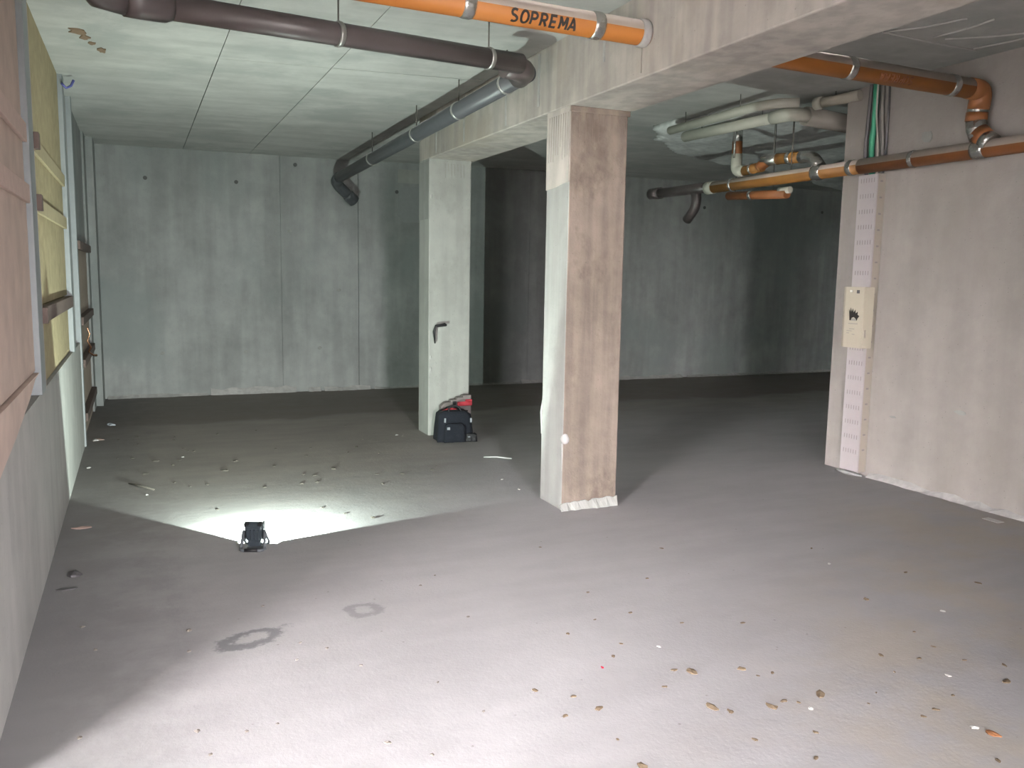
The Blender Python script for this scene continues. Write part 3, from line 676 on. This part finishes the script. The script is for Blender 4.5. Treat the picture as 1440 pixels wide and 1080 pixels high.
obj('neck', lbox(bmesh.new(), (-.034, -.04, -.082), (.034, -.008, -.046), .004), M_lampb, wlmp)
obj('stand_plate', box(bmesh.new(), LX-.045, LX+.05, LY-.082, LY-.02, .004, .010, bev=.002), M_lampf, wlmp)
for k in range(4): obj('cooling_fin', lbox(bmesh.new(), (-.03+k*.02-.002, -.052, -.03), (-.03+k*.02+.002, -.038, .03)), M_lampb, wlmp)
def lw(x, y, z): return Vector((LX, LY, 0))+Vector((math.cos(az), -math.sin(az), 0))*x+Vector((math.sin(az), math.cos(az), 0))*y+Vector((0, 0, z))
obj('stand', tube(bmesh.new(), [lw(-.056, -.015, .094), lw(-.063, -.05, .008), lw(-.055, -.085, .007), lw(.055, -.085, .007), lw(.063, -.05, .008), lw(.056, -.015, .094)], .0085, seg=10, fil=.02), M_lampf, wlmp)
obj('stand', tube(bmesh.new(), [lw(-.056, -.015, .094), lw(-.066, .05, .008), lw(.066, .05, .008), lw(.056, -.015, .094)], .0075, seg=10, fil=.015), M_lampf, wlmp)
obj('grip', tube(bmesh.new(), [lw(-.035, -.087, .009), lw(.035, -.087, .009)], .009, seg=10), M_black, wlmp)
ll = bpy.data.lights.new('work_light', 'AREA'); ll.shape = 'SQUARE'; ll.size = .004; ll.energy = LAMP_W; ll.color = (.84, 1.0, .90)
lo = bpy.data.objects.new('work_light', ll); C.objects.link(lo); lo.location = Lc
lo.rotation_euler = n_.to_track_quat('-Z', 'Y').to_euler()

# ------------------------------------------------------------------ bag and what stands with it
bg = thing('tool_bag', 'black soft tool bag at the foot of the pale farther column', 'bag', (2.60, 7.2, 0))
def bagmesh(cx, cy, W, D, H, yaw, flare=.9, topr=.7):
    bm = bmesh.new(); bmesh.ops.create_cube(bm, size=1); bmesh.ops.subdivide_edges(bm, edges=bm.edges, cuts=7, use_grid_fill=True)
    ca, sa = math.cos(yaw), math.sin(yaw)
    for v in bm.verts:
        x, y, z = v.co; t = z+.5
        k = 1-.12*t; x2 = x*W*k*(1.02-.05*math.cos(y*3)); y2 = y*D*(1-(1-topr)*t**2)*(1-.15*abs(x*2)**4)
        rr = (abs(x)*2)**6; z2 = t*H*(1-.10*rr*(t**2)); 
        z2 += .008*noise.noise(Vector((x*4, y*4, z*4)))*t; y2 += .012*noise.noise(Vector((x*5, 1, z*5)))
        v.co = Vector((cx+x2*ca-y2*sa, cy+x2*sa+y2*ca, max(.001, z2)))
    return bm
yw = -.12
obj('body', bagmesh(2.605, 7.24, .33, .22, .275, yw), M_bag, bg, smooth=True)
def bw(x, y, z): return Vector((2.605+x*math.cos(yw)-y*math.sin(yw), 7.24+x*math.sin(yw)+y*math.cos(yw), z))
obj('side_pocket', bagmesh(2.735, 7.12, .11, .06, .075, yw-.1), M_strap, bg, smooth=True)
obj('front_pocket', bagmesh(2.58, 7.125, .2, .035, .17, yw), M_bag, bg, smooth=True)
obj('zip', tube(bmesh.new(), [bw(-.13, -.02, .268), bw(-.05, -.02, .277), bw(.05, -.02, .277), bw(.13, -.02, .268)], .006, seg=8), M_strap, bg)
obj('carry_handle', tube(bmesh.new(), [bw(-.06, -.06, .25), bw(-.05, -.05, .31), bw(-.01, -.04, .325), bw(.05, -.05, .31), bw(.06, -.06, .25)], .008, seg=8, fil=.03), M_strap, bg)
obj('carry_handle', tube(bmesh.new(), [bw(-.06, .05, .25), bw(-.04, .05, .30), bw(.03, .05, .315), bw(.07, .05, .25)], .008, seg=8, fil=.03), M_strap, bg)
for x, z in ((-.098, .2), (.14, .195)):
    p = bw(x, -.108, z); obj('buckle', box(bmesh.new(), p.x-.007, p.x+.007, p.y-.004, p.y+.012, p.z-.02, p.z+.02, bev=.002), M_badge, bg)
p = bw(-.075, -.118, .13); obj('badge', box(bmesh.new(), p.x-.012, p.x+.014, p.y-.022, p.y+.012, p.z-.012, p.z+.012, bev=.002), M_badge, bg)
p = bw(.115, -.145, .05); obj('badge', box(bmesh.new(), p.x-.01, p.x+.01, p.y-.005, p.y+.01, p.z-.004, p.z+.004), M_badge, bg)
obj('red_lining', tube(bmesh.new(), [bw(-.1, .02, .262), bw(-.03, .0, .282), bw(.03, .0, .276)], [.01, .018, .012], seg=10), M_red, bg)
tc_ = thing('folded_case', 'grey and red stepped case standing between the black bag and the column', 'case', (2.70, 7.41, 0))
bm = bmesh.new(); prism(bm, [(2.535, .0), (2.84, 0), (2.84, .385), (2.76, .385), (2.76, .365), (2.70, .365), (2.70, .345), (2.64, .345), (2.64, .325), (2.58, .32), (2.545, .29)], 'y', 7.40, 7.47)
bmesh.ops.bevel(bm, geom=bm.edges[:], offset=.004, segments=1, affect='EDGES'); obj('shell', bm, M_greyc, tc_)
boxo('red_band', (2.70, 2.845, 7.388, 7.402, .285, .325), M_red, tc_, bev=.004)
boxo('red_band', (2.78, 2.845, 7.388, 7.402, .325, .345), M_red, tc_, bev=.004)
boxo('latch', (2.655, 2.69, 7.385, 7.402, .30, .33), M_black, tc_, bev=.003)

# ------------------------------------------------------------------ bits on the left wall
tw = obj('copper_wire', tube(bmesh.new(), [(-.415, 8.42, .98), (-.40, 8.47, .92), (-.42, 8.44, .86), (-.395, 8.50, .80), (-.415, 8.5, .76), (-.385, 8.58, .72), (-.36, 8.62, .715)], [.004, .007, .006, .008, .006, .009, .012], seg=8), M_copper)
tag(tw, 'bright twisted copper wire hanging on the boards at the far left', 'wire')
bc = obj('cable_clip', tube(bmesh.new(), [(-.44, 7.02, 2.80), (-.41, 7.03, 2.77), (-.38, 7.04, 2.79), (-.36, 7.03, 2.83)], .009, seg=7), M_bluet)
tag(bc, 'small blue cable clip where the left wall meets the ceiling', 'clip')

# ------------------------------------------------------------------ litter on the floor
def flake(x, y, s, m, name, label, cat, group=None, hgt=.25, ln=1.6):
    bm = bmesh.new(); a0 = random.uniform(0, math.pi); n = 9; pts = []
    for i in range(n):
        a = 2*math.pi*i/n; k = random.uniform(.6, 1.15); px, py = s*ln*k*math.cos(a), s*k*math.sin(a)
        pts.append(Vector((x+px*math.cos(a0)-py*math.sin(a0), y+px*math.sin(a0)+py*math.cos(a0), .002+s*hgt*random.uniform(0, .8))))
    c = bm.verts.new((x, y, .003+s*hgt)); R = [bm.verts.new(p) for p in pts]; Lw = [bm.verts.new((p.x, p.y, .0005)) for p in pts]
    for i in range(n):
        bm.faces.new((c, R[i], R[(i+1) % n])); bm.faces.new((R[i], Lw[i], Lw[(i+1) % n], R[(i+1) % n]))
    bm.faces.new(Lw[::-1])
    o = obj(name, bm, m, loc=(x, y, 0)); return tag(o, label, cat, group)
LEAF = [(1.62,3.05,1),(2.39,2.87,1),(1.85,2.60,1.2),(1.90,2.56,2),(2.10,2.51,1.5),(2.24,2.24,2.2),(2.01,2.23,1.8),(1.85,2.26,1.2),(1.81,2.31,1.8),(2.08,2.25,1.2),(2.12,2.22,0.8),(2.19,2.44,1),(1.74,2.50,0.9),(1.43,2.45,1.5),(1.39,2.56,1),(2.98,2.05,1.4),(2.54,2.00,1.1),(2.71,2.40,1.1),(3.10,2.15,1),(3.13,2.88,1.4),(2.03,2.04,1),(1.81,2.08,1),(3.84,2.84,1.3),(3.62,3.09,1),(2.64,3.88,1),(1.28,2.65,1.2),(1.38,2.09,1.5),(1.69,2.79,1),(1.92,1.92,0.9),(2.46,1.98,0.9),(3.03,2.52,0.8),(2.98,2.38,0.8),(2.83,2.32,0.9),(2.99,2.24,0.8),(3.44,3.58,0.8),(1.93,3.44,0.8),(1.99,3.15,0.9),(1.80,3.14,0.6),(2.14,2.97,0.8),(2.30,3.50,1),(1.78,2.88,0.8),(2.01,4.14,0.7),(2.12,2.44,0.6),(2.64,2.27,0.6),(2.35,2.12,0.5),(2.44,2.17,0.5),(2.69,2.05,0.7),(2.45,1.69,1),(1.39,2.25,0.6),(1.30,2.45,1.1)]
SPECIAL = {(2.24,2.24,2.2): 'largest curled brown leaf among the litter on the near right floor', (1.90,2.56,2): 'flat tan leaf scrap at the left end of the brown litter line', (2.01,2.23,1.8): 'dark curled leaf scrap just left of the largest brown leaf', (1.81,2.31,1.8): 'pale broad leaf scrap left of two dark curled ones on the near floor', (2.10,2.51,1.5): 'lone brown leaf scrap right of the flat tan one', (1.38,2.09,1.5): 'brown leaf scrap nearest the bottom edge of the photo', (3.13,2.88,1.4): 'narrow grey-brown leaf scrap out on the pale band of daylight', (2.98,2.05,1.4): 'elongated leaf scrap near the right edge above the orange leaf'}
for x, y, k in LEAF:
    if (x, y, k) in SPECIAL:
        flake(x, y, .0095*k, M_leaf, 'leaf_scrap', SPECIAL[x, y, k], 'leaf', None, .35); continue
    flake(x, y, .0085*k, M_leaf, 'leaf_scrap', 'small dry brown leaf scrap on the near pale floor', 'leaf', 'dry leaf scraps on the near floor', .18)
CR1 = [(0.13,2.81,1.2),(0.69,2.51,1.5),(0.16,2.65,0.9),(0.14,3.45,1),(0.15,3.66,1.5),(0.28,2.75,0.8),(0.38,2.76,0.7),(0.56,3.37,0.8),(0.52,3.22,0.8),(0.74,3.08,1),(0.65,3.28,0.8),(1.21,3.81,1),(1.29,3.37,0.9),(1.32,3.92,0.8),(0.97,2.84,0.7),(1.05,2.58,0.7),(0.47,3.82,1),(0.80,2.39,0.9),(-.22,2.91,1.2),(-.26,3.86,1.2),(-.2,3.6,1)]
for x, y, k in CR1:
    flake(x, y, .0075*k, M_dirt, 'dirt_crumb', 'small dark dirt crumb on the floor in front of the lamp', 'debris', 'dirt crumbs in front of the lamp', .4, 1.2)
CR2 = [(0.77,6.02,1),(0.67,6.96,1.6),(0.56,6.64,1.6),(1.34,6.44,1.8),(1.16,6.26,1),(0.41,6.24,1),(0.20,6.37,1),(1.57,5.85,1),(1.79,6.10,1),(1.70,7.20,1.2),(1.23,6.97,1),(0.39,7.46,1),(1.04,5.36,0.8),(0.42,5.54,0.8),(1.15,5.18,0.8),(0.09,7.16,1.4),(0.93,6.67,1),(1.29,5.03,1.5),(0.01,6.72,1.5),(-0.08,7.32,1)]
for i in range(26): CR2.append((random.uniform(-.2, 2.3), random.uniform(6.0, 8.6), random.uniform(.5, 1.1)))
for x, y, k in CR2:
    flake(x, y, .013*k, M_crumb, 'rubble_crumb', 'small grey rubble crumb on the lamp-lit floor', 'debris', 'rubble crumbs on the lamp-lit floor', .35, 1.4)
for x, y, s in ((2.13, 2.17, .008), (2.81, 2.17, .008), (3.35, 2.64, .008), (3.34, 3.34, .008), (1.91, 2.8, .006), (2.56, 1.86, .010)):
    flake(x, y, s, M_whiteb, 'white_chip', 'small white plaster chip on the near right floor', 'debris', 'white chips on the near right floor', .4)
for x, y, s in ((.29, 7.24, .014), (2.18, 7.62, .016), (.01, 6.08, .014), (2.43, 5.37, .014), (2.43, 5.68, .012), (-.44+.06, 7.07, .02)):
    flake(x, y, s*.7, M_mortar, 'white_chip', 'small white plaster chip on the floor beyond the lamp', 'debris', 'white chips beyond the lamp', .5)
flake(2.58, 1.81, .018, M_leafO, 'fallen_leaf', 'orange fallen leaf near the lower right corner of the photo', 'leaf', hgt=.3)
flake(1.60, 2.72, .006, M_red2, 'red_speck', 'tiny red plastic speck on the near pale floor', 'debris', hgt=.5)
flake(-.37+.03, 5.41, .03, M_paper, 'paper_scrap', 'pinkish paper scrap by the left wall just behind the dark pair', 'paper', hgt=.2, ln=2)
flake(-.35, 8.25, .03, M_paper, 'paper_scrap', 'reddish torn paper strip on the floor before the brown boards', 'paper', hgt=.2, ln=2)
flake(-.36+.03, 4.56, .03, M_cabD, 'rubber_scrap', 'dark lumpy rubber scrap by the left wall, nearer the lamp', 'debris', hgt=.6)
flake(-.40+.05, 4.36, .022, M_cabD, 'rubber_scrap', 'flat dark rubber scrap by the left wall, farther from the lamp', 'debris', hgt=.2, ln=2.2)
flake(-.28, 8.98, .035, M_clear, 'film_scrap', 'crumpled clear plastic film near the far left corner', 'plastic', hgt=.6, ln=1.5)
flake(-.38, 8.2, .022, M_mortar, 'plaster_lump', 'whitish plaster lump at the foot of the brown boards', 'debris', hgt=.6)
sp = obj('white_slip', box(bmesh.new(), 4.93, 4.99, 3.55, 3.66, .001, .004), M_whiteb); tag(sp, 'narrow white slip lying by the right wall', 'paper')
tg = obj('twig', tube(bmesh.new(), [(2.58, 6.42, .008), (2.68, 6.37, .012), (2.78, 6.30, .006)], [.003, .005, .006], seg=6), M_whiteb); tag(tg, 'pale twig on the floor between the two columns', 'twig')
tg = obj('twig', tube(bmesh.new(), [(-.10, 6.42, .008), (-.03, 6.3, .014), (.06, 6.18, .008)], [.004, .009, .006], seg=6), M_crumb); tag(tg, 'dark stick at the left edge of the lamp-lit floor', 'twig')
